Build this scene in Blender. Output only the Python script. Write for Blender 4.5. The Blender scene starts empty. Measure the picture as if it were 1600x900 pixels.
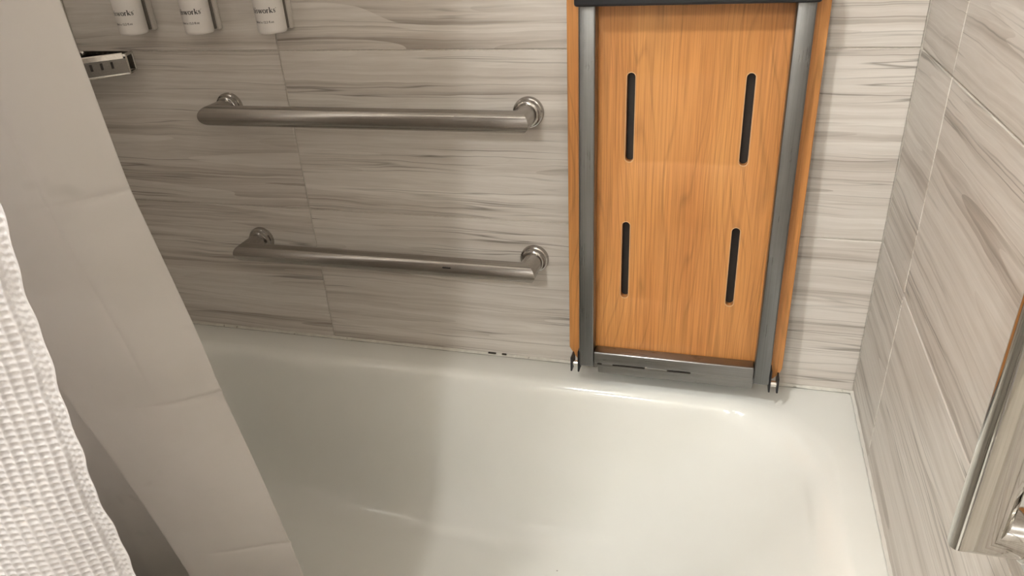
import bpy, bmesh, math, random
import numpy as np
from mathutils import Matrix, Vector

random.seed(7)
SC = bpy.context.scene
COL = SC.collection

# ---------------------------------------------------------------- camera, world, exposure
# metres; x along the long tub wall (corner at x=0), y out of that wall (room is y<0), z=0 is the tub rim
F_PX = 1157.46
CAM_POS = Vector((-0.2689, -1.2198, 0.8417))
CAM_RIGHT = Vector((0.9634107, 0.26258989, -0.05372504))
CAM_DOWN = Vector((0.07852388, -0.46816906, -0.88014302))
CAM_FWD = Vector((-0.25626906, 0.8437205, -0.47165866))
cam_data = bpy.data.cameras.new('camera')
cam_data.sensor_width = 36.0
cam_data.lens = F_PX / 1600 * 36.0
cam_data.clip_start = 0.02
cam = bpy.data.objects.new('camera', cam_data)
COL.objects.link(cam)
m = Matrix.Identity(4)
for i in range(3):
    m[i][0] = CAM_RIGHT[i]; m[i][1] = -CAM_DOWN[i]; m[i][2] = -CAM_FWD[i]; m[i][3] = CAM_POS[i]
cam.matrix_world = m
SC.camera = cam

world = bpy.data.worlds.new('world'); SC.world = world
world.use_nodes = True
world.node_tree.nodes['Background'].inputs[0].default_value = (0.9, 0.85, 0.8, 1)
world.node_tree.nodes['Background'].inputs[1].default_value = 0.05
SC.view_settings.view_transform = 'Standard'
SC.view_settings.look = 'None'
SC.view_settings.gamma = 1
SC.view_settings.use_curve_mapping = False
SC.view_settings.exposure = 1.50

LAMP_POS = [(-0.74, -2.70, 1.95), (-0.86, -1.34, 1.95)]   # two flush ceiling lamps in the room
LAMP_POWER = (150.0, 150.0)
LIGHT_COL = (1.0, 1.02, 1.0)

FLOOR_Z = -0.46
CEIL_Z = 1.95
XL = -1.4974
ROOM_Y = -3.2

# ---------------------------------------------------------------- helpers
def link(o, parent=None):
    COL.objects.link(o)
    if parent is not None: o.parent = parent
    return o

def tag(o, label=None, cat=None, group=None, kind=None):
    if label: o['label'] = label
    if cat: o['category'] = cat
    if group: o['group'] = group
    if kind: o['kind'] = kind
    return o

def empty(name, loc=(0, 0, 0), rot=(0, 0, 0), parent=None):
    o = bpy.data.objects.new(name, None)
    o.location = loc; o.rotation_euler = rot; o.empty_display_size = 0.05
    return link(o, parent)

def mesh_obj(name, bm, mat, parent=None, smooth=False, loc=None):
    me = bpy.data.meshes.new(name)
    bmesh.ops.recalc_face_normals(bm, faces=bm.faces[:])
    bm.to_mesh(me); bm.free()
    if smooth is True:
        me.polygons.foreach_set('use_smooth', [True] * len(me.polygons))
    me.materials.append(mat)
    o = bpy.data.objects.new(name, me)
    if loc is not None: o.location = loc
    link(o, parent)
    if smooth == 'angle': auto_smooth(me)
    return o

def auto_smooth(me, ang=35):
    me.polygons.foreach_set('use_smooth', [True] * len(me.polygons))
    bm = bmesh.new(); bm.from_mesh(me)
    c = math.radians(ang)
    for e in bm.edges:
        if len(e.link_faces) == 2 and e.calc_face_angle(0) > c: e.smooth = False
    bm.to_mesh(me); bm.free()

def box_bm(x0, x1, y0, y1, z0, z1, bev=0.0, seg=1, bm=None):
    b = bmesh.new()
    r = bmesh.ops.create_cube(b, size=1)
    bmesh.ops.scale(b, vec=(x1 - x0, y1 - y0, z1 - z0), verts=b.verts[:])
    bmesh.ops.translate(b, vec=((x0 + x1) / 2, (y0 + y1) / 2, (z0 + z1) / 2), verts=b.verts[:])
    if bev > 0:
        bmesh.ops.bevel(b, geom=b.edges[:], offset=bev, segments=seg, profile=0.5, affect='EDGES')
    if bm is None: return b
    tmp = bpy.data.meshes.new('tmp'); b.to_mesh(tmp); b.free(); bm.from_mesh(tmp); bpy.data.meshes.remove(tmp)
    return bm

def lathe_bm(profile, axis='Z', n=48, origin=(0, 0, 0), bm=None):
    """profile: list of (r, h); revolves about an axis through origin"""
    bm = bm or bmesh.new()
    rings = []
    o = Vector(origin)
    for r, h in profile:
        ring = []
        for k in range(n):
            a = 2 * math.pi * k / n
            c, s = r * math.cos(a), r * math.sin(a)
            v = {'Z': (c, s, h), 'Y': (c, h, s), 'X': (h, c, s)}[axis]
            ring.append(bm.verts.new(o + Vector(v)))
        rings.append(ring)
    for a, b in zip(rings, rings[1:]):
        for k in range(n):
            bm.faces.new((a[k], a[(k + 1) % n], b[(k + 1) % n], b[k]))
    bm.faces.new(rings[0]); bm.faces.new(rings[-1])
    return bm

def mitre_tube_bm(pts, r, n=40, round_r=0.0):
    """tube through pts with mitred (sharp) corners"""
    pts = [Vector(p) for p in pts]
    bm = bmesh.new()
    dirs = [(b - a).normalized() for a, b in zip(pts, pts[1:])]
    nrm = dirs[0].cross(dirs[1]).normalized() if len(dirs) > 1 else dirs[0].orthogonal().normalized()
    rings = []
    for i, p in enumerate(pts):
        if i == 0: d = dirs[0]; pl = d
        elif i == len(pts) - 1: d = dirs[-1]; pl = d
        else: d = dirs[i - 1]; pl = (dirs[i - 1] + dirs[i]).normalized()
        u = nrm; v = d.cross(u).normalized()
        ring = []
        for k in range(n):
            a = 2 * math.pi * k / n
            q = p + r * (math.cos(a) * u + math.sin(a) * v)
            t = (p - q).dot(pl) / d.dot(pl)      # slide along the tube onto the mitre plane
            ring.append(bm.verts.new(q + t * d))
        rings.append(ring)
    for a, b in zip(rings, rings[1:]):
        for k in range(n):
            bm.faces.new((a[k], a[(k + 1) % n], b[(k + 1) % n], b[k]))
    bm.faces.new(rings[0]); bm.faces.new(rings[-1])
    return bm

def grid_mesh(name, V, mat, parent=None, solid=0.0):
    """V: array (rows, cols, 3) -> smooth quad sheet"""
    nr, nc = V.shape[:2]
    me = bpy.data.meshes.new(name)
    idx = np.arange(nr * nc).reshape(nr, nc)
    q = np.stack([idx[:-1, :-1], idx[:-1, 1:], idx[1:, 1:], idx[1:, :-1]], -1).reshape(-1, 4)
    me.vertices.add(nr * nc); me.vertices.foreach_set('co', V.reshape(-1).astype(np.float32))
    me.loops.add(q.size); me.loops.foreach_set('vertex_index', q.reshape(-1).astype(np.int32))
    me.polygons.add(len(q)); me.polygons.foreach_set('loop_start', np.arange(0, q.size, 4, dtype=np.int32))
    me.polygons.foreach_set('use_smooth', np.ones(len(q), dtype=bool))
    me.update(calc_edges=True); me.validate()
    me.materials.append(mat)
    o = bpy.data.objects.new(name, me); link(o, parent)
    if solid:
        md = o.modifiers.new('thickness', 'SOLIDIFY'); md.thickness = solid; md.offset = 0
    return o

def catmull(P, n):
    """smooth curve through rows of P, n samples"""
    P = np.asarray(P, float)
    Q = np.vstack([2 * P[0] - P[1], P, 2 * P[-1] - P[-2]])
    t = np.linspace(0, len(P) - 1 - 1e-9, n)
    i = t.astype(int); f = (t - i)[:, None]
    p0, p1, p2, p3 = Q[i], Q[i + 1], Q[i + 2], Q[i + 3]
    return 0.5 * (2 * p1 + (p2 - p0) * f + (2 * p0 - 5 * p1 + 4 * p2 - p3) * f ** 2 + (3 * p1 - p0 - 3 * p2 + p3) * f ** 3)

# ---------------------------------------------------------------- materials
class NT:
    def __init__(self, name):
        self.m = bpy.data.materials.new(name); self.m.use_nodes = True
        self.t = self.m.node_tree; self.n = self.t.nodes; self.l = self.t.links
        self.b = self.n['Principled BSDF']
    def add(self, typ, ins=None, **kw):
        nd = self.n.new(typ)
        for k, v in kw.items(): setattr(nd, k, v)
        for k, v in (ins or {}).items(): self.put(nd.inputs[k], v)
        return nd
    def put(self, sock, v):
        if isinstance(v, bpy.types.NodeSocket): self.l.new(v, sock)
        else: sock.default_value = v
    def math(self, op, a, b=0.0, c=None, clamp=False):
        nd = self.n.new('ShaderNodeMath'); nd.operation = op; nd.use_clamp = clamp
        self.put(nd.inputs[0], a); self.put(nd.inputs[1], b)
        if c is not None: self.put(nd.inputs[2], c)
        return nd.outputs[0]
    def ramp(self, fac, stops):
        nd = self.n.new('ShaderNodeValToRGB'); self.l.new(fac, nd.inputs[0])
        el = nd.color_ramp.elements
        while len(el) < len(stops): el.new(0.5)
        for e, (p, c) in zip(el, stops):
            e.position = p; e.color = (*c, 1) if len(c) == 3 else c
        return nd.outputs[0]
    def mix(self, fac, a, b, mode='MIX'):
        nd = self.n.new('ShaderNodeMix'); nd.data_type = 'RGBA'; nd.blend_type = mode
        self.put(nd.inputs[0], fac); self.put(nd.inputs[6], a); self.put(nd.inputs[7], b)
        return nd.outputs[2]
    def noise(self, vec, scale=1, detail=4, rough=0.55, dist=0):
        nd = self.add('ShaderNodeTexNoise', {'Vector': vec, 'Scale': scale, 'Detail': detail, 'Roughness': rough, 'Distortion': dist})
        return nd.outputs[0]
    def coords(self):
        return self.add('ShaderNodeTexCoord').outputs['Object']
    def sep(self, v):
        return self.add('ShaderNodeSeparateXYZ', {0: v}).outputs
    def comb(self, x, y, z):
        return self.add('ShaderNodeCombineXYZ', {0: x, 1: y, 2: z}).outputs[0]
    def bump(self, h, strength=0.2, dist=0.001):
        nd = self.add('ShaderNodeBump', {'Height': h, 'Strength': strength, 'Distance': dist})
        self.l.new(nd.outputs[0], self.b.inputs['Normal'])
    def set(self, **kw):
        for k, v in kw.items(): self.put(self.b.inputs[k.replace('_', ' ')], v)
        return self.m

def plain(name, col, rough=0.5, metal=0.0, var=0.03, scale=30, **kw):
    t = NT(name)
    n = t.noise(t.coords(), scale, 3)
    c = t.ramp(n, [(0.3, tuple(max(0, x * (1 - var)) for x in col)), (0.7, tuple(min(1, x * (1 + var)) for x in col))])
    t.set(Base_Color=c, Roughness=rough, Metallic=metal)
    for k, v in kw.items(): t.set(**{k: v})
    return t.m

def make_tile_mat():
    t = NT('striped_limestone_tile')
    rnd = t.add('ShaderNodeObjectInfo').outputs['Random']
    x, y, z = t.sep(t.coords())
    ox = t.math('MULTIPLY', rnd, 37.0); oz = t.math('MULTIPLY', rnd, 91.0)
    X = t.math('ADD', x, ox); Z = t.math('ADD', z, oz)
    # slow waves bend the strata
    w1 = t.noise(t.comb(t.math('MULTIPLY', X, 2.4), 0.0, t.math('MULTIPLY', Z, 9.0)), 1, 2, 0.5)
    w2 = t.noise(t.comb(t.math('MULTIPLY', X, 11.0), 3.0, t.math('MULTIPLY', Z, 22.0)), 1, 2, 0.5)
    Zw = t.math('ADD', Z, t.math('ADD', t.math('MULTIPLY', t.math('SUBTRACT', w1, 0.5), 0.024), t.math('MULTIPLY', t.math('SUBTRACT', w2, 0.5), 0.006)))
    broad = t.noise(t.comb(t.math('MULTIPLY', X, 0.55), 0.0, t.math('MULTIPLY', Zw, 20.0)), 1, 2, 0.5)
    band = t.noise(t.comb(t.math('MULTIPLY', X, 0.8), 0.7, t.math('MULTIPLY', Zw, 62.0)), 1, 3, 0.55)
    # sharp-edged layers: contour steps of a stretched noise, each step with its own tone
    lay = t.math('MULTIPLY', t.noise(t.comb(t.math('MULTIPLY', X, 0.55), 21.0, t.math('MULTIPLY', Zw, 15.0)), 1, 1, 0.4), 17.0)
    wn = t.add('ShaderNodeTexWhiteNoise', noise_dimensions='1D'); t.put(wn.inputs['W'], t.math('FLOOR', lay))
    step = wn.outputs['Value']
    fr = t.math('FRACT', lay)                         # a soft fade inside each layer
    step = t.math('ADD', t.math('MULTIPLY', step, 0.27), t.math('ADD', 0.325, t.math('MULTIPLY', fr, 0.09)))
    mixv = t.math('ADD', t.math('ADD', t.math('MULTIPLY', broad, 0.26), t.math('MULTIPLY', band, 0.30)), t.math('MULTIPLY', step, 0.44))
    base = t.ramp(mixv, [(0.37, (0.255, 0.212, 0.178)), (0.435, (0.385, 0.336, 0.292)), (0.49, (0.55, 0.50, 0.45)),
                         (0.55, (0.615, 0.568, 0.518)), (0.64, (0.69, 0.645, 0.595))])
    # thin dark veins and thin pale lines lying in the strata
    v1 = t.noise(t.comb(t.math('MULTIPLY', X, 0.8), 5.0, t.math('MULTIPLY', Zw, 46.0)), 1, 2, 0.5)
    d1 = t.math('ABSOLUTE', t.math('SUBTRACT', v1, 0.52))
    gate = t.noise(t.comb(t.math('MULTIPLY', X, 2.6), 9.0, t.math('MULTIPLY', Zw, 12.0)), 1, 1, 0.5)
    g1 = t.math('MULTIPLY', t.math('SUBTRACT', gate, 0.42), 6.0, clamp=True)
    line = t.math('MULTIPLY', t.math('SUBTRACT', 1.0, t.math('MULTIPLY', d1, 60.0), clamp=True), g1)
    base = t.mix(t.math('MULTIPLY', line, 0.8), base, (0.17, 0.145, 0.12, 1))
    v2 = t.noise(t.comb(t.math('MULTIPLY', X, 0.7), 15.0, t.math('MULTIPLY', Zw, 40.0)), 1, 2, 0.5)
    d2 = t.math('ABSOLUTE', t.math('SUBTRACT', v2, 0.47))
    line2 = t.math('SUBTRACT', 1.0, t.math('MULTIPLY', d2, 55.0), clamp=True)
    base = t.mix(t.math('MULTIPLY', line2, 0.35), base, (0.74, 0.70, 0.64, 1))
    fine = t.noise(t.comb(t.math('MULTIPLY', X, 14.0), 2.0, t.math('MULTIPLY', Zw, 230.0)), 1, 3, 0.6)
    base = t.mix(0.10, base, t.ramp(fine, [(0.35, (0.25, 0.25, 0.25)), (0.65, (0.78, 0.78, 0.78))]), 'OVERLAY')
    t.set(Base_Color=base, Roughness=0.36)
    t.bump(mixv, 0.06, 0.001)
    return t.m

def make_wood():
    t = NT('orange_oak_laminate')
    x, y, z = t.sep(t.coords())
    w = t.noise(t.comb(t.math('MULTIPLY', x, 5.0), 0.0, t.math('MULTIPLY', z, 1.6)), 1, 2, 0.5)
    xw = t.math('ADD', x, t.math('MULTIPLY', t.math('SUBTRACT', w, 0.5), 0.11))
    # cathedral rings: nested long parabolas in the middle of the board
    cath = t.math('ADD', t.math('MULTIPLY', xw, 62.0), t.math('MULTIPLY', t.noise(t.comb(t.math('MULTIPLY', xw, 9.0), 4.0, t.math('MULTIPLY', z, 1.1)), 1, 2, 0.5), 16.0))
    rings = t.math('FRACT', cath)
    rg = t.ramp(rings, [(0.0, (0.55, 0.55, 0.55)), (0.12, (0.36, 0.36, 0.36)), (0.3, (0.56, 0.56, 0.56)), (1.0, (0.55, 0.55, 0.55))])
    grain = t.noise(t.comb(t.math('MULTIPLY', x, 320.0), 0.0, t.math('MULTIPLY', z, 5.0)), 1, 4, 0.65)
    tone = t.noise(t.comb(t.math('MULTIPLY', xw, 11.0), 2.0, t.math('MULTIPLY', z, 1.5)), 1, 3, 0.5)
    base = t.ramp(tone, [(0.30, (0.40, 0.155, 0.042)), (0.5, (0.485, 0.208, 0.060)), (0.7, (0.55, 0.255, 0.080))])
    base = t.mix(0.55, base, rg, 'OVERLAY')
    base = t.mix(0.50, base, t.ramp(grain, [(0.36, (0.27, 0.27, 0.27)), (0.5, (0.50, 0.50, 0.50)), (0.66, (0.68, 0.68, 0.68))]), 'OVERLAY')
    t.set(Base_Color=base, Roughness=0.38)
    t.bump(grain, 0.08, 0.0005)
    return t.m

def make_metal(name, col, rough, axis='X', streak=0.10, **kw):
    t = NT(name)
    x, y, z = t.sep(t.coords())
    s = {'X': (6, 500, 500), 'Z': (500, 500, 6), 'Y': (500, 6, 500)}[axis]
    n = t.noise(t.comb(t.math('MULTIPLY', x, s[0]), t.math('MULTIPLY', y, s[1]), t.math('MULTIPLY', z, s[2])), 1, 3, 0.6)
    sm = t.noise(t.coords(), 14, 3, 0.6)
    r = t.math('ADD', rough, t.math('MULTIPLY', t.math('SUBTRACT', t.math('ADD', n, sm), 1.0), streak))
    c = t.ramp(n, [(0.3, tuple(v * 0.88 for v in col)), (0.7, tuple(min(1, v * 1.08) for v in col))])
    t.set(Base_Color=c, Metallic=1.0, Roughness=r)
    t.bump(n, 0.04, 0.0003)
    return t.m

def make_tub_mat():
    t = NT('white_enamel')
    n = t.noise(t.coords(), 5, 3)
    c = t.ramp(n, [(0.3, (0.77, 0.76, 0.71)), (0.7, (0.80, 0.79, 0.745))])
    # a few tiny chips and specks
    vor = t.add('ShaderNodeTexVoronoi', {'Vector': t.coords(), 'Scale': 7.0})
    spot = t.math('LESS_THAN', vor.outputs['Distance'], 0.012)
    c = t.mix(t.math('MULTIPLY', spot, 0.7), c, (0.3, 0.27, 0.22, 1))
    t.set(Base_Color=c, Roughness=0.11)
    t.b.inputs['Coat Weight'].default_value = 0.3
    t.b.inputs['Coat Roughness'].default_value = 0.06
    return t.m

def make_liner():
    t = NT('white_vinyl_liner')
    n = t.noise(t.coords(), 6, 4)
    c = t.ramp(n, [(0.3, (0.70, 0.67, 0.635)), (0.6, (0.76, 0.73, 0.70))])
    st = t.noise(t.coords(), 17, 2)
    c = t.mix(t.math('MULTIPLY', t.math('SUBTRACT', st, 0.66), 2.5, clamp=True), c, (0.42, 0.40, 0.37, 1))
    t.set(Base_Color=c, Roughness=0.45)
    tr = t.add('ShaderNodeBsdfTranslucent', {0: c})
    mx = t.add('ShaderNodeMixShader', {0: 0.45, 1: t.b.outputs[0], 2: tr.outputs[0]})
    t.l.new(mx.outputs[0], t.n['Material Output'].inputs[0])
    return t.m

def make_cloth():
    t = NT('white_waffle_cotton')
    n = t.noise(t.coords(), 900, 2)
    c = t.ramp(n, [(0.3, (0.68, 0.655, 0.66)), (0.7, (0.74, 0.715, 0.72))])
    t.set(Base_Color=c, Roughness=0.75)
    t.bump(n, 0.25, 0.0004)
    tr = t.add('ShaderNodeBsdfTranslucent', {0: c})
    mx = t.add('ShaderNodeMixShader', {0: 0.38, 1: t.b.outputs[0], 2: tr.outputs[0]})
    t.l.new(mx.outputs[0], t.n['Material Output'].inputs[0])
    return t.m

def make_emit(name, col, strength):
    t = NT(name)
    t.set(Base_Color=(0.9, 0.88, 0.85, 1), Roughness=0.4)
    t.b.inputs['Emission Color'].default_value = (*col, 1)
    t.b.inputs['Emission Strength'].default_value = strength
    return t.m

def make_caulk():
    t = NT('white_caulk')
    x, y, z = t.sep(t.coords())
    n = t.noise(t.coords(), 60, 4)
    c = t.ramp(n, [(0.3, (0.55, 0.52, 0.46)), (0.7, (0.68, 0.65, 0.58))])
    # mildew dots where the bead is stained
    mild = t.noise(t.comb(t.math('MULTIPLY', x, 38.0), t.math('MULTIPLY', y, 38.0), 2.0), 1, 3, 0.7)
    c = t.mix(t.math('MULTIPLY', t.math('SUBTRACT', mild, 0.60), 9.0, clamp=True), c, (0.16, 0.13, 0.09, 1))
    t.set(Base_Color=c, Roughness=0.5)
    return t.m

M = dict(
    tile=make_tile_mat(), wood=make_wood(), tub=make_tub_mat(), liner=make_liner(), cloth=make_cloth(), caulk=make_caulk(),
    grout=plain('pale_grout', (0.56, 0.52, 0.46), 0.8, scale=200, var=0.1),
    bar=make_metal('satin_steel', (0.40, 0.372, 0.345), 0.20, 'X', 0.10),
    barz=make_metal('polished_steel', (0.62, 0.60, 0.57), 0.07, 'Z', 0.03),
    frame=make_metal('brushed_steel', (0.222, 0.224, 0.226), 0.30, 'Z', 0.12),
    framex=make_metal('brushed_steel_cross', (0.275, 0.270, 0.265), 0.30, 'X', 0.12),
    chrome=make_metal('chrome', (0.72, 0.70, 0.67), 0.10, 'X', 0.03),
    darkchrome=make_metal('dim_chrome', (0.20, 0.188, 0.175), 0.22, 'X', 0.05),  # chrome darkened in colour to stand in for the basket's dim reflections
    rubber=plain('black_rubber', (0.012, 0.012, 0.015), 0.42, var=0.2),
    blackfill=plain('near_black_fill', (0.018, 0.013, 0.010), 0.6, var=0.2),
    plastic=plain('white_plastic', (0.72, 0.68, 0.645), 0.42),
    bracket=plain('grey_bracket', (0.58, 0.54, 0.49), 0.45),
    ink=plain('black_ink', (0.02, 0.018, 0.018), 0.6),
    paint=plain('warm_white_paint', (0.72, 0.68, 0.62), 0.7, scale=3),
    floor=plain('beige_floor', (0.42, 0.38, 0.33), 0.45, scale=4, var=0.1),
    ceil=plain('white_ceiling_paint', (0.80, 0.78, 0.74), 0.8, scale=3),
    glow=make_emit('lit_glass', LIGHT_COL, LAMP_POWER[0]),
    glow2=make_emit('lit_glass_near', LIGHT_COL, LAMP_POWER[1]),
    gap_shade=plain('dark_gap_fill', (0.15, 0.13, 0.11), 0.6),
    cleancaulk=plain('clean_white_caulk', (0.66, 0.63, 0.58), 0.5),
    paleedge=plain('pale_slot_rim', (0.56, 0.34, 0.18), 0.5),
    flange=make_metal('polished_flange', (0.42, 0.395, 0.37), 0.13, 'X', 0.04),
    dirt=plain('mildew', (0.05, 0.04, 0.03), 0.8, var=0.3),
    thread=plain('stitch_thread', (0.70, 0.66, 0.64), 0.8),
)

# ---------------------------------------------------------------- room shell
TH = 0.3075
ZA = 0.6104
ROWS = [0.0025, ZA - TH, ZA, ZA + TH, ZA + 2 * TH, ZA + 3 * TH, ZA + 4 * TH, CEIL_Z]
tag(mesh_obj('floor', box_bm(XL - .1, .1, ROOM_Y - .1, 0.1, FLOOR_Z - .05, FLOOR_Z), M['floor']), 'beige bathroom floor below the tub', kind='structure')
tag(mesh_obj('ceiling', box_bm(XL - .1, .1, ROOM_Y - .1, 0.1, CEIL_Z, CEIL_Z + .05), M['ceil']), 'white painted bathroom ceiling', kind='structure')
wall_back = tag(mesh_obj('wall_back', box_bm(XL - .1, .1, .0022, .1, FLOOR_Z, CEIL_Z), M['grout']), 'long wall behind the tub of striped grey-beige tiles', kind='structure')
wall_right = tag(mesh_obj('wall_right', box_bm(.0022, .1, ROOM_Y, .0022, FLOOR_Z, CEIL_Z), M['grout']), 'end wall on the right of striped grey-beige tiles', kind='structure')
wall_left = tag(mesh_obj('wall_left', box_bm(XL - .1, XL - .0022, ROOM_Y, .0022, FLOOR_Z, CEIL_Z), M['grout']), 'far end wall on the left of striped tiles behind the liner', kind='structure')
tag(mesh_obj('wall_front', box_bm(XL - .1, .1, ROOM_Y - .1, ROOM_Y, FLOOR_Z, CEIL_Z), M['paint']), 'painted bathroom wall behind the camera', kind='structure')

tile_cache = {}
def tile(parent, cx, cy, z0, z1, length, rotz):
    g = 0.0012
    w, h = length - 2 * g, z1 - z0 - 2 * g
    key = (round(w, 4), round(h, 4))
    if key not in tile_cache:
        bm = box_bm(-w / 2, w / 2, 0, .009, -h / 2, h / 2, 0.0009)
        me = bpy.data.meshes.new('tile'); bm.to_mesh(me); bm.free(); me.materials.append(M['tile']); tile_cache[key] = me
    o = bpy.data.objects.new('tile', tile_cache[key])
    o.location = (cx, cy, (z0 + z1) / 2); o.rotation_euler = (0, 0, rotz)
    return link(o, parent)

XJ = -1.0527
LY = 0.61
xs = [XL, XJ, XJ + LY, 0.0]
YJ = -0.1833
ys = [0.0] + [YJ - k * LY for k in range(5)] + [ROOM_Y]
for z0, z1 in zip(ROWS, ROWS[1:]):
    for a, b in zip(xs, xs[1:]): tile(wall_back, (a + b) / 2, 0, z0, z1, b - a, 0)
    for a, b in zip(ys, ys[1:]): tile(wall_right, 0, (a + b) / 2, z0, z1, a - b, -math.pi / 2)
    yl = [0.0, -0.32, -0.93, -1.54, -2.15, -2.76, ROOM_Y]
    for a, b in zip(yl, yl[1:]): tile(wall_left, XL, (a + b) / 2, z0, z1, a - b, math.pi / 2)

# ---------------------------------------------------------------- bathtub
tub = empty('bathtub', (-0.75, -0.38, FLOOR_Z))
tag(tub, 'white enamel alcove bathtub with a wide sloping back', 'bathtub')
NC, NS = 14, 14
def rrect(x0, x1, y0, y1, rl, rr):
    """closed outline, counter-clockwise from the front right corner"""
    P = []
    cor = [(x1, y0, rr, -90), (x1, y1, rr, 0), (x0, y1, rl, 90), (x0, y0, rl, 180)]
    pts = []
    for cx, cy, r, a0 in cor:
        sx = -1 if cx == x1 else 1; sy = 1 if cy == y0 else -1
        arc = []
        for k in range(NC + 1):
            a = math.radians(a0 + 90 * k / NC)
            arc.append((cx + sx * r + r * math.cos(a), cy + sy * r + r * math.sin(a)))
        pts.append(arc)
    for i, arc in enumerate(pts):
        P += arc
        nx = pts[(i + 1) % 4][0]; la = arc[-1]
        for k in range(1, NS): P.append((la[0] + (nx[0] - la[0]) * k / NS, la[1] + (nx[1] - la[1]) * k / NS))
    return P
E0 = [  # z, x0, x1, y0, y1, r_left, r_right
    (0.000, -1.425, -0.046, -0.688, -0.060, .10, .150),
    (-.0015, -1.418, -0.053, -0.681, -0.066, .10, .152),
    (-.006, -1.410, -0.064, -0.674, -0.074, .10, .156),
    (-.014, -1.404, -0.078, -0.669, -0.081, .10, .160),
    (-.028, -1.400, -0.095, -0.665, -0.086, .10, .165),
    (-.055, -1.396, -0.116, -0.661, -0.091, .10, .170),
    (-.110, -1.388, -0.158, -0.655, -0.100, .11, .180),
    (-.180, -1.378, -0.215, -0.646, -0.112, .12, .195),
    (-.245, -1.367, -0.272, -0.636, -0.125, .13, .205),
    (-.290, -1.355, -0.322, -0.622, -0.142, .13, .205),
    (-.318, -1.338, -0.370, -0.602, -0.164, .13, .195),
    (-.334, -1.312, -0.420, -0.575, -0.192, .12, .175),
    (-.341, -1.275, -0.475, -0.540, -0.228, .10, .145),
    (-.3445, -1.20, -0.56, -0.49, -0.28, .07, .095),
]
EI = catmull(np.array(E0), 14 * 5)
EI[0] = E0[0]
bm = bmesh.new()
rings = []
out = [(z, XL + .001 + d, -.001 - d, -0.76 + d, -.001 - d, .006, .006) for z, d in ((-0.03, 0.0), (-.006, 0.0), (-.0015, .0015), (0.0, .006))]
for e in out + [tuple(r) for r in EI]:
    rings.append([bm.verts.new((x, y, e[0])) for x, y in rrect(*e[1:])])
for a, b in zip(rings, rings[1:]):
    n = len(a)
    for k in range(n): bm.faces.new((a[k], a[(k + 1) % n], b[(k + 1) % n], b[k]))
bm.faces.new(rings[-1])
bmesh.ops.translate(bm, vec=(.75, .38, -FLOOR_Z), verts=bm.verts[:])
mesh_obj('basin', bm, M['tub'], tub, smooth=True)
mesh_obj('apron', box_bm(XL + .001 + .75, -.001 + .75, -.38, -.365, 0, -FLOOR_Z - .02, .002), M['tub'], tub)
dr = mesh_obj('drain', lathe_bm([(.036, .0), (.036, .003), (.030, .0045), (.026, .003), (.010, .0035)], 'Z', 40, (-1.17 + .75, -.385 + .38, -.3445 - FLOOR_Z)), M['chrome'], tub, smooth='angle')

# caulk beads along the tub
def bead(name, x0, x1, y0, y1, along, mat='caulk'):
    bm = bmesh.new(); n = 90; prof = [(0, 0.0040), (.0011, .0029), (.0025, .0016), (.0038, .0006), (.0043, -.0002)]
    rows = []
    for k in range(n + 1):
        t = k / n; j = 1 + .22 * math.sin(k * 1.7) * math.sin(k * .53 + 1)
        if along == 'x': rows.append([bm.verts.new((x0 + (x1 - x0) * t, y0 - p * j, q * j)) for p, q in prof])
        else: rows.append([bm.verts.new((x0 - p * j, y0 + (y1 - y0) * t, q * j)) for p, q in prof])
    for a, b in zip(rows, rows[1:]):
        for i in range(len(prof) - 1): bm.faces.new((a[i], a[i + 1], b[i + 1], b[i]))
    return mesh_obj(name, bm, M[mat], smooth=True)
tr1 = tag(bead('trim_1', XL, 0, 0, 0, 'x'), 'thin caulk bead between tub and long tiled wall', kind='structure')
tr2 = tag(bead('trim_2', 0, 0, 0, -.76, 'y', 'cleancaulk'), 'thin caulk bead between tub and right end wall', kind='structure')
for cx, w in ((-0.690, .017), (-0.664, .010)):      # two black gaps in the bead
    mesh_obj('mildew_mark', box_bm(cx - w / 2, cx + w / 2, -.0040, -.001, .0022, .0060, .0008), M['dirt'], tr1)

# ---------------------------------------------------------------- grab bars
def flange(parent, p, axis, sgn, mat, r=0.027):
    c = min(r - .0045, .0225)
    prof = [(r, 0), (r, .006), (r - .0012, .0085), (c + .0012, .0095), (c + .0006, .0110), (c, .0120), (c - .0004, .017), (c - .0020, .0185), (.0180, .0190)]
    f = mesh_obj('flange', lathe_bm([(q, sgn * h) for q, h in prof], axis, 48, p), mat, parent, smooth='angle')
    return f

def wall_bar(z, x0, x1, label):
    t = empty('grab_bar', ((x0 + x1) / 2, 0, z)); tag(t, label, 'grab bar', 'pair of horizontal grab bars on the tiled wall')
    h = (x1 - x0) / 2; d = -.062
    t_bar = mesh_obj('bar', mitre_tube_bm([(-h, -.012, 0), (-h, d, 0), (h, d, 0), (h, -.012, 0)], .0182), M['bar'], t, smooth='angle')
    flange(t, (-h, 0, 0), 'Y', -1, M['flange']); flange(t, (h, 0, 0), 'Y', -1, M['flange'])
    return t
wall_bar(.507, -1.179, -.590, 'upper horizontal satin steel grab bar, below the white bottles')
low = wall_bar(.2288, -1.1775, -.5905, 'lower horizontal satin steel grab bar, just above the tub')
mesh_obj('scuff_mark', box_bm(.136, .153, -.0800, -.0755, .0045, .0080, .0012), M['blackfill'], [c for c in low.children if c.name.startswith('bar')][0])

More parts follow.
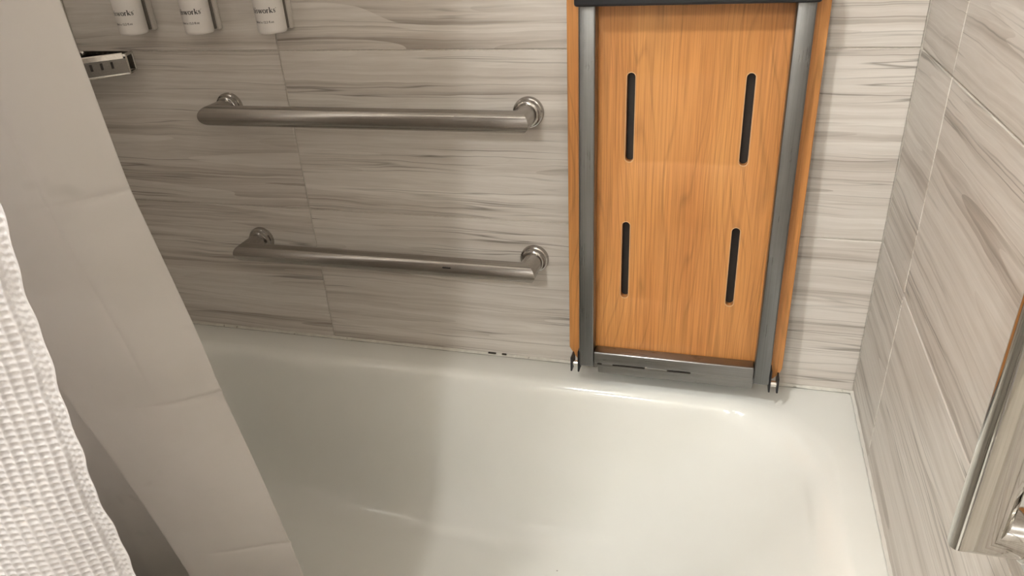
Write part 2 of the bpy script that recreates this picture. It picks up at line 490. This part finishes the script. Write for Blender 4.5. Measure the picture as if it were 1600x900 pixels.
vb = empty('grab_bar', (0, -.714, .374)); tag(vb, 'polished steel vertical grab bar on the right end wall, nearest the camera', 'grab bar')
mesh_obj('bar', mitre_tube_bm([(-.012, 0, 0), (-.046, 0, 0), (-.046, 0, .62), (-.012, 0, .62)], .0190, 48), M['barz'], vb, smooth='angle')
flange(vb, (0, 0, 0), 'X', -1, M['barz'], .036); flange(vb, (0, 0, .62), 'X', -1, M['barz'], .036)

# ---------------------------------------------------------------- folding shower seat, folded up against the wall
SX, SY, SZ = -.325, -.095, .060
seat = empty('folding_shower_seat', (SX, SY, SZ), (-.046, 0, 0))
tag(seat, 'orange wood-look fold-up shower seat in a steel frame, folded against the wall', 'shower seat')
def S(x0, x1, z0, z1): return x0 - SX, x1 - SX, z0 - SZ, z1 - SZ
TOPZ = .80
def rail(x0, x1):
    a, b, c, d = S(x0, x1, .060, TOPZ - .02)
    return mesh_obj('rail', box_bm(a, b, 0, .028, c, d, .0028, 3), M['frame'], seat, smooth='angle')
rail(-.4900, -.4635); rail(-.1820, -.1555)
a, b, c, d = S(-.4634, -.1821, .0685, .092)
mesh_obj('cross_rail', box_bm(a, b, .0005, .0275, c, d, .0028, 3), M['framex'], seat, smooth='angle')
a, b, c, d = S(-.4634, -.1821, TOPZ - .045, TOPZ - .02)
mesh_obj('cross_rail', box_bm(a, b, .0005, .0275, c, d, .0028, 3), M['framex'], seat, smooth='angle')
# board with four slots
def board(name, y0, y1, mat, inset=0.0, slots=True, bev=.0018):
    cu = bpy.data.curves.new(name, 'CURVE'); cu.dimensions = '2D'; cu.fill_mode = 'BOTH'
    cu.extrude = (y1 - y0) / 2 - bev; cu.bevel_depth = bev; cu.bevel_resolution = 2; cu.offset = -bev
    def spline(pts):
        sp = cu.splines.new('POLY'); sp.points.add(len(pts) - 1); sp.use_cyclic_u = True
        for p, (x, z) in zip(sp.points, pts): p.co = (x - SX, z - SZ, 0, 1)
    x0, x1, z0, z1 = -.5135 + inset, -.1340 - inset, .052 + inset, TOPZ - inset
    pts = []
    def arc(cx, cz, r, a0, a1, n=6):
        for k in range(n + 1):
            a = math.radians(a0 + (a1 - a0) * k / n); pts.append((cx + r * math.cos(a), cz + r * math.sin(a)))
    pts += [(x0, z0 + .030), (x0 + .002, z0 + .026), (x0 + .013, z0 + .008), (x0 + .022, z0)]
    pts += [(x1 - .022, z0), (x1 - .013, z0 + .006), (x1 - .003, z0 + .018), (x1, z0 + .028)]
    arc(x1 - .02, z1 - .02, .02, 0, 90); arc(x0 + .02, z1 - .02, .02, 90, 180)
    spline(pts)
    if slots:
        for sx, za, zb in ((-.4115, .4425, .585), (-.2325, .4425, .585), (-.4135, .194, .3375), (-.2335, .194, .3375)):
            pts.clear(); r = .0066
            arc(sx, zb - r, r, 0, 180, 10); arc(sx, za + r, r, 180, 360, 10)
            spline(pts)
    tmp = bpy.data.objects.new('tmp', cu)
    me = bpy.data.meshes.new_from_object(tmp); bpy.data.objects.remove(tmp); bpy.data.curves.remove(cu)
    bm = bmesh.new(); bm.from_mesh(me); bpy.data.meshes.remove(me)
    bmesh.ops.remove_doubles(bm, verts=bm.verts[:], dist=1e-6)
    # curve plane (x,y) -> board plane (x,z)
    for v in bm.verts: v.co = Vector((v.co.x, (y0 + y1) / 2 - v.co.z, v.co.y))
    return mesh_obj(name, bm, mat, seat, smooth='angle')
wood_board = board('seat_board', .0285, .0440, M['wood'])
def slot_edge(sx, za, zb, r=.0066, w=.0013):  # pale ring laid around a slot
    bm = bmesh.new(); rows = []
    for rr, yy in ((r - .0002, .0292), (r + .0002, .0282), (r + w * .7, .0281), (r + w, .0286)):
        ring = []
        for cz, a0 in ((zb - r, 0), (za + r, 180)):
            for k in range(11):
                a = math.radians(a0 + 180 * k / 10)
                ring.append(bm.verts.new((sx - SX + rr * math.cos(a), yy, cz - SZ + rr * math.sin(a))))
        rows.append(ring)
    for a, b in zip(rows, rows[1:]):
        for k in range(len(a)): bm.faces.new((a[k], a[(k + 1) % len(a)], b[(k + 1) % len(a)], b[k]))
    return mesh_obj('slot_edge', bm, M['paleedge'], wood_board, smooth=True)
for q in ((-.4115, .4425, .585), (-.2325, .4425, .585), (-.4135, .194, .3375), (-.2335, .194, .3375)): slot_edge(*q)
board('slot_dark_backing', .0442, .0500, M['blackfill'], .002, False, .0010)  # dark sheet added behind the board so the slots look black
# black rubber foot across the top of the frame
a, b, c, d = S(-.4930, -.1515, .6865, .7420)
foot = mesh_obj('rubber_foot', box_bm(a, b, -.0210, .0275, c, d, .0045, 3), M['rubber'], seat, smooth='angle')
# hinge: strip under the cross rail, black cheek plates and bolts, wall bracket
a, b, c, d = S(-.4700, -.1620, .0590, .0678)
hs = mesh_obj('hinge_strip', box_bm(a, b, .004, .026, c, d, .0018, 2), M['framex'], seat, smooth='angle')
for x0, x1 in ((-.4560, -.4480), (-.4280, -.3700), (-.3300, -.2890)):
    a, b, c, d = S(x0, x1, .0672, .0688)
    mesh_obj('slot_gap', box_bm(a, b, .0000, .020, c, d), M['blackfill'], hs)
for s, xs_ in ((-1, (-.4925, -.5060)), (1, (-.1535, -.1400))):
    for i, xx in enumerate(xs_):
        bmh = box_bm(-.0016, .0016, .006, .040, -.026, .018 if i == 0 else .004, .0012, 2)
        mesh_obj('hinge_plate', bmh, M['rubber'], seat, loc=(xx - SX, 0, .068 - SZ))
    bx = sum(xs_) / 2 - SX
    mesh_obj('hinge_bolt', lathe_bm([(.0055, -.0068), (.0055, .0068)], 'X', 20, (bx, .018, .054 - SZ)), M['chrome'], seat, smooth='angle')
a, b, c, d = S(-.4600, -.1800, .030, .066)
mesh_obj('wall_bracket', box_bm(a, b, .030, .0940, c, d, .003, 2), M['framex'], seat, smooth='angle')

# ---------------------------------------------------------------- bottles in wall brackets
def quad_strip(pts, w):
    """thick 2D polyline -> list of quads"""
    q = []
    for i, (a, b) in enumerate(zip(pts, pts[1:])):
        dx, dy = b[0] - a[0], b[1] - a[1]; L = math.hypot(dx, dy) or 1
        wa = w[i] if isinstance(w, (list, tuple)) else w; wb = w[i + 1] if isinstance(w, (list, tuple)) else w
        nx, ny = -dy / L / 2, dx / L / 2
        q.append([(a[0] + nx * wa, a[1] + ny * wa), (a[0] - nx * wa, a[1] - ny * wa), (b[0] - nx * wb, b[1] - ny * wb), (b[0] + nx * wb, b[1] + ny * wb)])
    return q
TK, TN = .27, .11
def ser(x, y, w=.42): return quad_strip([(x - w / 2, y), (x + w / 2, y)], .09)
def glyph(ch):
    """bold serif lower-case letters, x-height 1 -> quads, advance"""
    if ch == 't': return quad_strip([(.32, .08), (.32, 1.35)], TK) + quad_strip([(.02, .96), (.66, .96)], TN) + quad_strip([(.32, .07), (.68, .12)], .14), .74
    if ch == 'h': return quad_strip([(.25, 0), (.25, 1.52)], TK) + quad_strip([(.30, .72), (.50, .95), (.72, .96), (.86, .78), (.88, .6), (.88, 0)], [TN, .14, .2, TK, TK, TK]) + ser(.25, .04) + ser(.88, .04) + ser(.17, 1.48, .3), 1.18
    if ch == 'i': return quad_strip([(.25, 0), (.25, 1)], TK) + quad_strip([(.25, 1.22), (.25, 1.5)], .29) + ser(.25, .04) + ser(.17, .96, .3), .52
    if ch == 's': return quad_strip([(.66, .70), (.60, .90), (.40, .97), (.20, .90), (.14, .74), (.26, .58), (.50, .45), (.64, .30), (.58, .10), (.38, .03), (.18, .10), (.11, .30)], [.1, .13, .12, .16, .22, .26, .26, .22, .16, .12, .13, .1]), .80
    if ch == 'w': return quad_strip([(.18, .97), (.50, .02)], TK) + quad_strip([(.50, .04), (.80, .97)], TN) + quad_strip([(.74, .97), (1.06, .02)], TK) + quad_strip([(1.06, .04), (1.36, .97)], TN) + ser(.18, .96) + ser(.75, .96, .36) + ser(1.36, .96, .36), 1.50
    if ch == 'o':
        pts = [(.52 + .40 * math.cos(a), .5 + .47 * math.sin(a)) for a in [2 * math.pi * k / 20 for k in range(21)]]
        return quad_strip(pts, [TN + (TK - TN) * abs(math.cos(2 * math.pi * k / 20)) for k in range(21)]), 1.04
    if ch == 'r': return quad_strip([(.25, 0), (.25, 1)], TK) + quad_strip([(.30, .70), (.46, .93), (.66, .90)], [TN, .16, .24]) + ser(.25, .04) + ser(.17, .96, .3), .78
    if ch == 'k': return quad_strip([(.25, 0), (.25, 1.52)], TK) + quad_strip([(.34, .42), (.84, .95)], TN) + quad_strip([(.46, .58), (.90, .03)], TK) + ser(.25, .04) + ser(.88, .04) + ser(.82, .96, .36) + ser(.17, 1.48, .3), 1.12
    if ch == '*':
        pts = [(.12 + .10 * math.cos(a), 1.22 + .10 * math.sin(a)) for a in [2 * math.pi * k / 10 for k in range(11)]]
        return quad_strip(pts, .05), .25

def brand_quads(word):
    Q, x = [], 0.0
    for ch in word:
        q, adv = glyph(ch); Q += [[(p[0] + x, p[1]) for p in f] for f in q]; x += adv
    return Q, x

def small_text_mesh(txt):
    cu = bpy.data.curves.new('tmp', 'FONT'); cu.body = txt; cu.size = 1.0; cu.resolution_u = 2; cu.offset = .018
    o = bpy.data.objects.new('tmp', cu); me = bpy.data.meshes.new_from_object(o)
    bpy.data.objects.remove(o); bpy.data.curves.remove(cu)
    return me

BR, BY = .0245, -.0410
def wrap(x, z, r=BR + .00015):           # flat label coordinates -> front of the bottle (facing -y)
    a = x / BR
    return Vector((r * math.sin(a), -r * math.cos(a), z))

def bottle(x, zb, label, zrot):
    t = empty('dispenser_bottle', (x, BY, zb), (0, 0, zrot))
    tag(t, label, 'bottle', 'white dispenser bottles on the tiled wall')
    prof = [(.016, .0004), (.0205, 0), (.0228, .0010), (.0240, .0030), (BR, .0060), (BR, .150), (.0235, .158), (.018, .163), (.013, .166), (.013, .176)]
    body = mesh_obj('body', lathe_bm(prof, 'Z', 64), M['plastic'], t, smooth='angle')
    pump = lathe_bm([(.016, .176), (.016, .190), (.009, .192), (.005, .193), (.005, .212), (.010, .213), (.010, .222)], 'Z', 32)
    box_bm(-.006, .006, -.038, .004, .213, .221, .002, 2, pump)
    mesh_obj('pump', pump, M['plastic'], t, smooth='angle')
    Q, w = brand_quads('thisworks*')
    s = .0059; bm = bmesh.new()
    for f in Q:
        n = 1
        vs = [bm.verts.new(wrap((p[0] - w / 2) * s, .0345 + p[1] * s)) for p in f]
        bm.faces.new(vs)
    mesh_obj('brand_print', bm, M['ink'], body)
    me = small_text_mesh('360ml e 12.2 fl.oz')
    bm = bmesh.new(); bm.from_mesh(me); bpy.data.meshes.remove(me)
    xs_ = [v.co.x for v in bm.verts]; wmid = (min(xs_) + max(xs_)) / 2; s2 = .0050
    for v in bm.verts: v.co = wrap((v.co.x - wmid) * s2, .0185 + v.co.y * s2)
    mesh_obj('volume_print', bm, M['ink'], body)
    return t

def bracket(x, zb, label):
    t = empty('bottle_bracket', (x, 0, zb)); tag(t, label, 'bracket', 'wall brackets behind the bottles')
    mesh_obj('plate', box_bm(-.0195, .0195, -.0125, -.0003, 0.001, .15, .002, 2), M['bracket'], t, smooth='angle')
    mesh_obj('gap_shade', box_bm(-.0165, .0165, -.0162, -.0126, 0.003, .148, .001, 1), M['gap_shade'], t)  # dark block standing in for the shaded gap between bottle and plate
    return t
for x, w1 in ((-1.316, 'leftmost white dispenser bottle on the wall, nearest the chrome corner basket'),
              (-1.176, 'middle one of the three white dispenser bottles on the wall'),
              (-1.029, 'rightmost white dispenser bottle on the wall, above the tile joint')):
    bottle(x, .6490, w1, 0.02)
for x, w1 in ((-1.316, 'grey wall bracket behind the leftmost white bottle'), (-1.176, 'grey wall bracket behind the middle white bottle'),
              (-1.029, 'grey wall bracket behind the rightmost white bottle')):
    bracket(x, .6490, w1)

# ---------------------------------------------------------------- chrome corner basket
bk = empty('corner_basket', (XL, 0, .575)); tag(bk, 'slotted chrome corner soap basket on the tiled wall beside the liner', 'basket')
A_, B_, C_, D_ = Vector((.004, -.003)), Vector((.128, -.003)), Vector((.140, -.034)), Vector((.030, -.142))
E_ = Vector((.004, -.132))
loop = [A_, B_, C_, D_, E_]
def band(name, p, q, z0, z1, th, mat, parent=None):
    d = (q - p).normalized(); n = Vector((-d.y, d.x)) * th / 2
    bm = bmesh.new()
    vs = [bm.verts.new((*(u + s * n), z)) for z in (z0, z1) for u, s in ((p, 1), (q, 1), (q, -1), (p, -1))]
    for f in ((0, 1, 2, 3), (4, 5, 6, 7), (0, 1, 5, 4), (1, 2, 6, 5), (2, 3, 7, 6), (3, 0, 4, 7)): bm.faces.new([vs[i] for i in f])
    bmesh.ops.bevel(bm, geom=bm.edges[:], offset=th * .2, segments=1, affect='EDGES')
    return mesh_obj(name, bm, mat, parent or bk)
for p, q in zip(loop, loop[1:] + loop[:1]):
    front = (p is C_ or p is B_ or p is D_)
    band('top_rail', p, q, .0325, .0375, .004, M['chrome'])
    band('bottom_rail', p, q, 0.0, .0035, .004, M['chrome'])
band('back_plate', A_, B_, .0035, .0325, .0015, M['darkchrome'])
band('back_plate', A_, E_, .0035, .0325, .0015, M['darkchrome'])
mid = C_ + (D_ - C_) * .50
band('front_plate', C_ + (D_ - C_) * .03, mid, .0290, .0400, .0050, M['chrome'])
for p in (C_, D_, B_, E_):
    mesh_obj('post', lathe_bm([(.0020, .002), (.0020, .036)], 'Z', 10, (p.x, p.y, 0)), M['chrome'], bk, smooth='angle')
# slotted base: bars with gaps, and a perforated front
for k in range(9):
    t = k / 8.0
    p = A_ + (B_ - A_) * (.06 + .9 * t); 
    q = E_ + (D_ - E_) * min(1, (.06 + .9 * t) * 1.9) if t < .45 else D_ + (C_ - D_) * min(1, (t - .45) / .55)
    band('base_slat', p, q, .0015, .0032, .0075, M['darkchrome'])
sheet = band('front_sheet', C_, D_, .0034, .0300, .0012, M['darkchrome'])
for k in range(4):
    p = C_ + (D_ - C_) * (.16 + .115 * k); nrm_ = Vector((D_.y - C_.y, -(D_.x - C_.x))).normalized() * -.0008
    band('slot', p - nrm_ * -1, p + (D_ - C_) * .028 + nrm_, .0140, .0260, .0012, M['blackfill'], sheet)
mesh_obj('screw', lathe_bm([(.0045, -.004), (.0045, -.006), (.002, -.0075)], 'Y', 16, (.012, 0, .033)), M['chrome'], bk, smooth='angle')

# ---------------------------------------------------------------- shower liner and waffle curtain
def interp_rows(keys, z):
    """keys: list of (z, [(x,y)...]) low to high; smooth per-point interpolation in z"""
    zs = np.array([k[0] for k in keys]); P = np.array([k[1] for k in keys])
    out = np.empty((len(z),) + P.shape[1:])
    for j in range(P.shape[1]):
        for c in range(2): out[:, j, c] = np.interp(z, zs, P[:, j, c])
    k = 51; ker = np.hanning(k + 2)[1:-1]; ker /= ker.sum()
    pad = np.pad(out, ((k // 2, k // 2), (0, 0), (0, 0)), mode='edge')
    return sum(ker[i] * pad[i:i + len(z)] for i in range(k))

ZL = np.linspace(-.20, 1.46, 900)
keysL = [
    (-.20, [(-.790, -.590), (-.875, -.618), (-.935, -.628), (-.950, -.600), (-.960, -.585), (-1.02, -.562), (-1.12, -.56), (-1.18, -.60), (-1.26, -.56), (-1.34, -.60)]),
    (.00, [(-.792, -.600), (-.876, -.632), (-.938, -.646), (-.953, -.618), (-.966, -.598), (-1.03, -.574), (-1.12, -.57), (-1.18, -.61), (-1.26, -.57), (-1.34, -.61)]),
    (.08, [(-.795, -.607), (-.876, -.640), (-.945, -.655), (-.962, -.630), (-.974, -.608), (-1.03, -.584), (-1.12, -.58), (-1.18, -.62), (-1.26, -.58), (-1.34, -.62)]),
    (.216, [(-.7995, -.622), (-.868, -.658), (-.950, -.675), (-.968, -.655), (-.980, -.632), (-1.04, -.608), (-1.12, -.60), (-1.18, -.64), (-1.26, -.60), (-1.34, -.64)]),
    (.354, [(-.805, -.639), (-.859, -.681), (-.945, -.700), (-.972, -.690), (-.990, -.668), (-1.04, -.64), (-1.12, -.63), (-1.18, -.67), (-1.26, -.63), (-1.34, -.67)]),
    (.44, [(-.800, -.654), (-.850, -.700), (-.925, -.722), (-.965, -.712), (-.99, -.67), (-1.04, -.64), (-1.12, -.66), (-1.18, -.70), (-1.26, -.66), (-1.34, -.70)]),
    (.62, [(-.793, -.691), (-.838, -.742), (-.895, -.760), (-.955, -.750), (-1.0, -.70), (-1.05, -.68), (-1.12, -.70), (-1.18, -.74), (-1.26, -.70), (-1.34, -.74)]),
    (.787, [(-.764, -.730), (-.815, -.770), (-.87, -.785), (-.94, -.775), (-1.0, -.74), (-1.05, -.72), (-1.12, -.73), (-1.18, -.77), (-1.26, -.73), (-1.34, -.77)]),
    (1.46, [(-.735, -.775), (-.79, -.800), (-.85, -.800), (-.93, -.785), (-1.0, -.775), (-1.05, -.775), (-1.12, -.78), (-1.18, -.80), (-1.26, -.78), (-1.34, -.80)]),
]
rowsL = interp_rows(keysL, ZL)
NCOL = 420
V = np.zeros((len(ZL), NCOL, 3))
for i, z in enumerate(ZL):
    c = catmull(rowsL[i], NCOL)
    tn = np.gradient(c, axis=0); tn /= np.linalg.norm(tn, axis=1)[:, None]
    nrm = np.stack([tn[:, 1], -tn[:, 0]], -1)          # towards the camera side
    s = np.concatenate([[0], np.cumsum(np.linalg.norm(np.diff(c, axis=0), axis=1))])
    h = np.zeros(NCOL)
    for zc in (.07, .349, .617, .89):                   # packing creases across
        h += .0042 * np.exp(-np.abs(z - zc) / .0032) * np.clip(1.25 - s / .10, 0, 1)
    h += .0015 * np.exp(-np.abs(s - .070) / .0030) * np.clip((z - .36) / .1, 0, 1)      # long vertical crease
    h += .0016 * np.sin(s * 38 + z * 5) * np.sin(z * 9 + 1)
    c = c + nrm * h[:, None]
    V[i, :, :2] = c; V[i, :, 2] = z
liner = grid_mesh('shower_liner', V, M['liner'], solid=.0004)
tag(liner, 'smooth white vinyl shower liner hanging into the tub', 'shower liner')

# waffle curtain
CW, CH = .0098, .0069
hemw = .014
zt = np.concatenate([np.arange(-.43, .15, CH / 3), np.arange(.15, .86, CH / 6), np.arange(.86, 1.46, CH / 3)])
sarr = np.concatenate([np.arange(0, .30, CW / 8), np.arange(.30, .735, CW / 4)])
ez = [-.43, .29, .395, .48, .585, .685, 1.0, 1.42]
ex = [-.762, -.7715, -.7735, -.768, -.7595, -.7440, -.715, -.70]
ze = np.linspace(-.43, 1.47, 951); ee = np.interp(ze, ez, ex); ker = np.hanning(41); ker /= ker.sum()
edge = np.interp(zt, ze, np.convolve(np.pad(ee, 20, mode='edge'), ker, 'valid'))
pathc = catmull([(0, -.850), (-.035, -.868), (-.080, -.889), (-.130, -.902), (-.185, -.892), (-.235, -.866), (-.285, -.850), (-.335, -.848), (-.385, -.832), (-.435, -.85), (-.485, -.866), (-.535, -.85), (-.585, -.834), (-.635, -.85), (-.685, -.866), (-.72, -.85)], 3000)
pl = np.concatenate([[0], np.cumsum(np.linalg.norm(np.diff(pathc, axis=0), axis=1))])
px = np.interp(sarr, pl, pathc[:, 0]); py = np.interp(sarr, pl, pathc[:, 1])
tx, ty = np.gradient(px, sarr), np.gradient(py, sarr); L_ = np.hypot(tx, ty); nx, ny = ty / L_, -tx / L_
Sg, Zg = np.meshgrid(sarr, zt)
u = (Sg - hemw) / CW; v = Zg / CH
du = np.abs(u - np.round(u)); dv = np.abs(v - np.round(v))
gu = np.exp(-(du / .17) ** 2); gv = np.exp(-(dv / .20) ** 2)
waf = .0030 * (1 - gu) * (1 - .62 * gv) + .0004
hem = .0020 + .0010 * np.cos(2 * np.pi * Zg / (CH * 1.0) + 1.3 * np.sin(Sg * 700)) * np.cos(2 * np.pi * Sg / .0062)
hem *= 1 - np.exp(-((Sg - .0005) / .0018) ** 2)
k = 1 / (1 + np.exp(-(Sg - hemw) / .0006))
hgt = hem * (1 - k) + waf * k - .0016 * np.exp(-((Sg - hemw) / .0014) ** 2)
rng = np.random.default_rng(3)
amp = 1 + .35 * np.sin(Zg * 19 + Sg * 30) * np.sin(Sg * 55 + 1)
hgt *= amp
wob = .004 * np.sin(Zg * 7 + Sg * 9) + .0022 * np.sin(Zg * 23 + Sg * 31 + 1.5)
V = np.zeros(Sg.shape + (3,))
V[..., 0] = edge[:, None] + px[None] + nx[None] * (hgt + wob) + (.0012 * np.sin(zt * 60) + .0010 * np.sin(zt * 143 + 1))[:, None] * np.exp(-Sg / .02)
V[..., 1] = py[None] + ny[None] * (hgt + wob)
V[..., 2] = Zg
curtain = grid_mesh('shower_curtain', V, M['cloth'])
tag(curtain, 'white waffle-weave fabric shower curtain outside the tub', 'shower curtain')

rod = empty('curtain_rod', (XL, -.80, 1.50)); tag(rod, 'straight satin steel curtain rod high above the tub', 'curtain rod')
mesh_obj('rod', lathe_bm([(.0125, .004), (.0125, -XL - .004)], 'X', 24), M['bar'], rod, smooth='angle')
for h0, h1 in ((.0005, .012), (-XL - .0005, -XL - .012)):
    mesh_obj('end_cap', lathe_bm([(.030, h0), (.026, h1)], 'X', 32), M['bar'], rod, smooth='angle')

# ---------------------------------------------------------------- lamps
for pos, gl, lab in zip(LAMP_POS, ('glow', 'glow2'), ('round flush ceiling lamp far from the tub', 'round flush ceiling lamp just outside the shower curtain')):
    cl = empty('ceiling_lamp', pos); tag(cl, lab, 'lamp', 'flush ceiling lamps')
    mesh_obj('base', lathe_bm([(.075, -.0005), (.075, -.015), (.062, -.018)], 'Z', 32), M['bar'], cl, smooth='angle')
    mesh_obj('glass_shade', lathe_bm([(.060, -.0185), (.060, -.075), (.052, -.088), (.03, -.094)], 'Z', 32), M[gl], cl, smooth='angle')
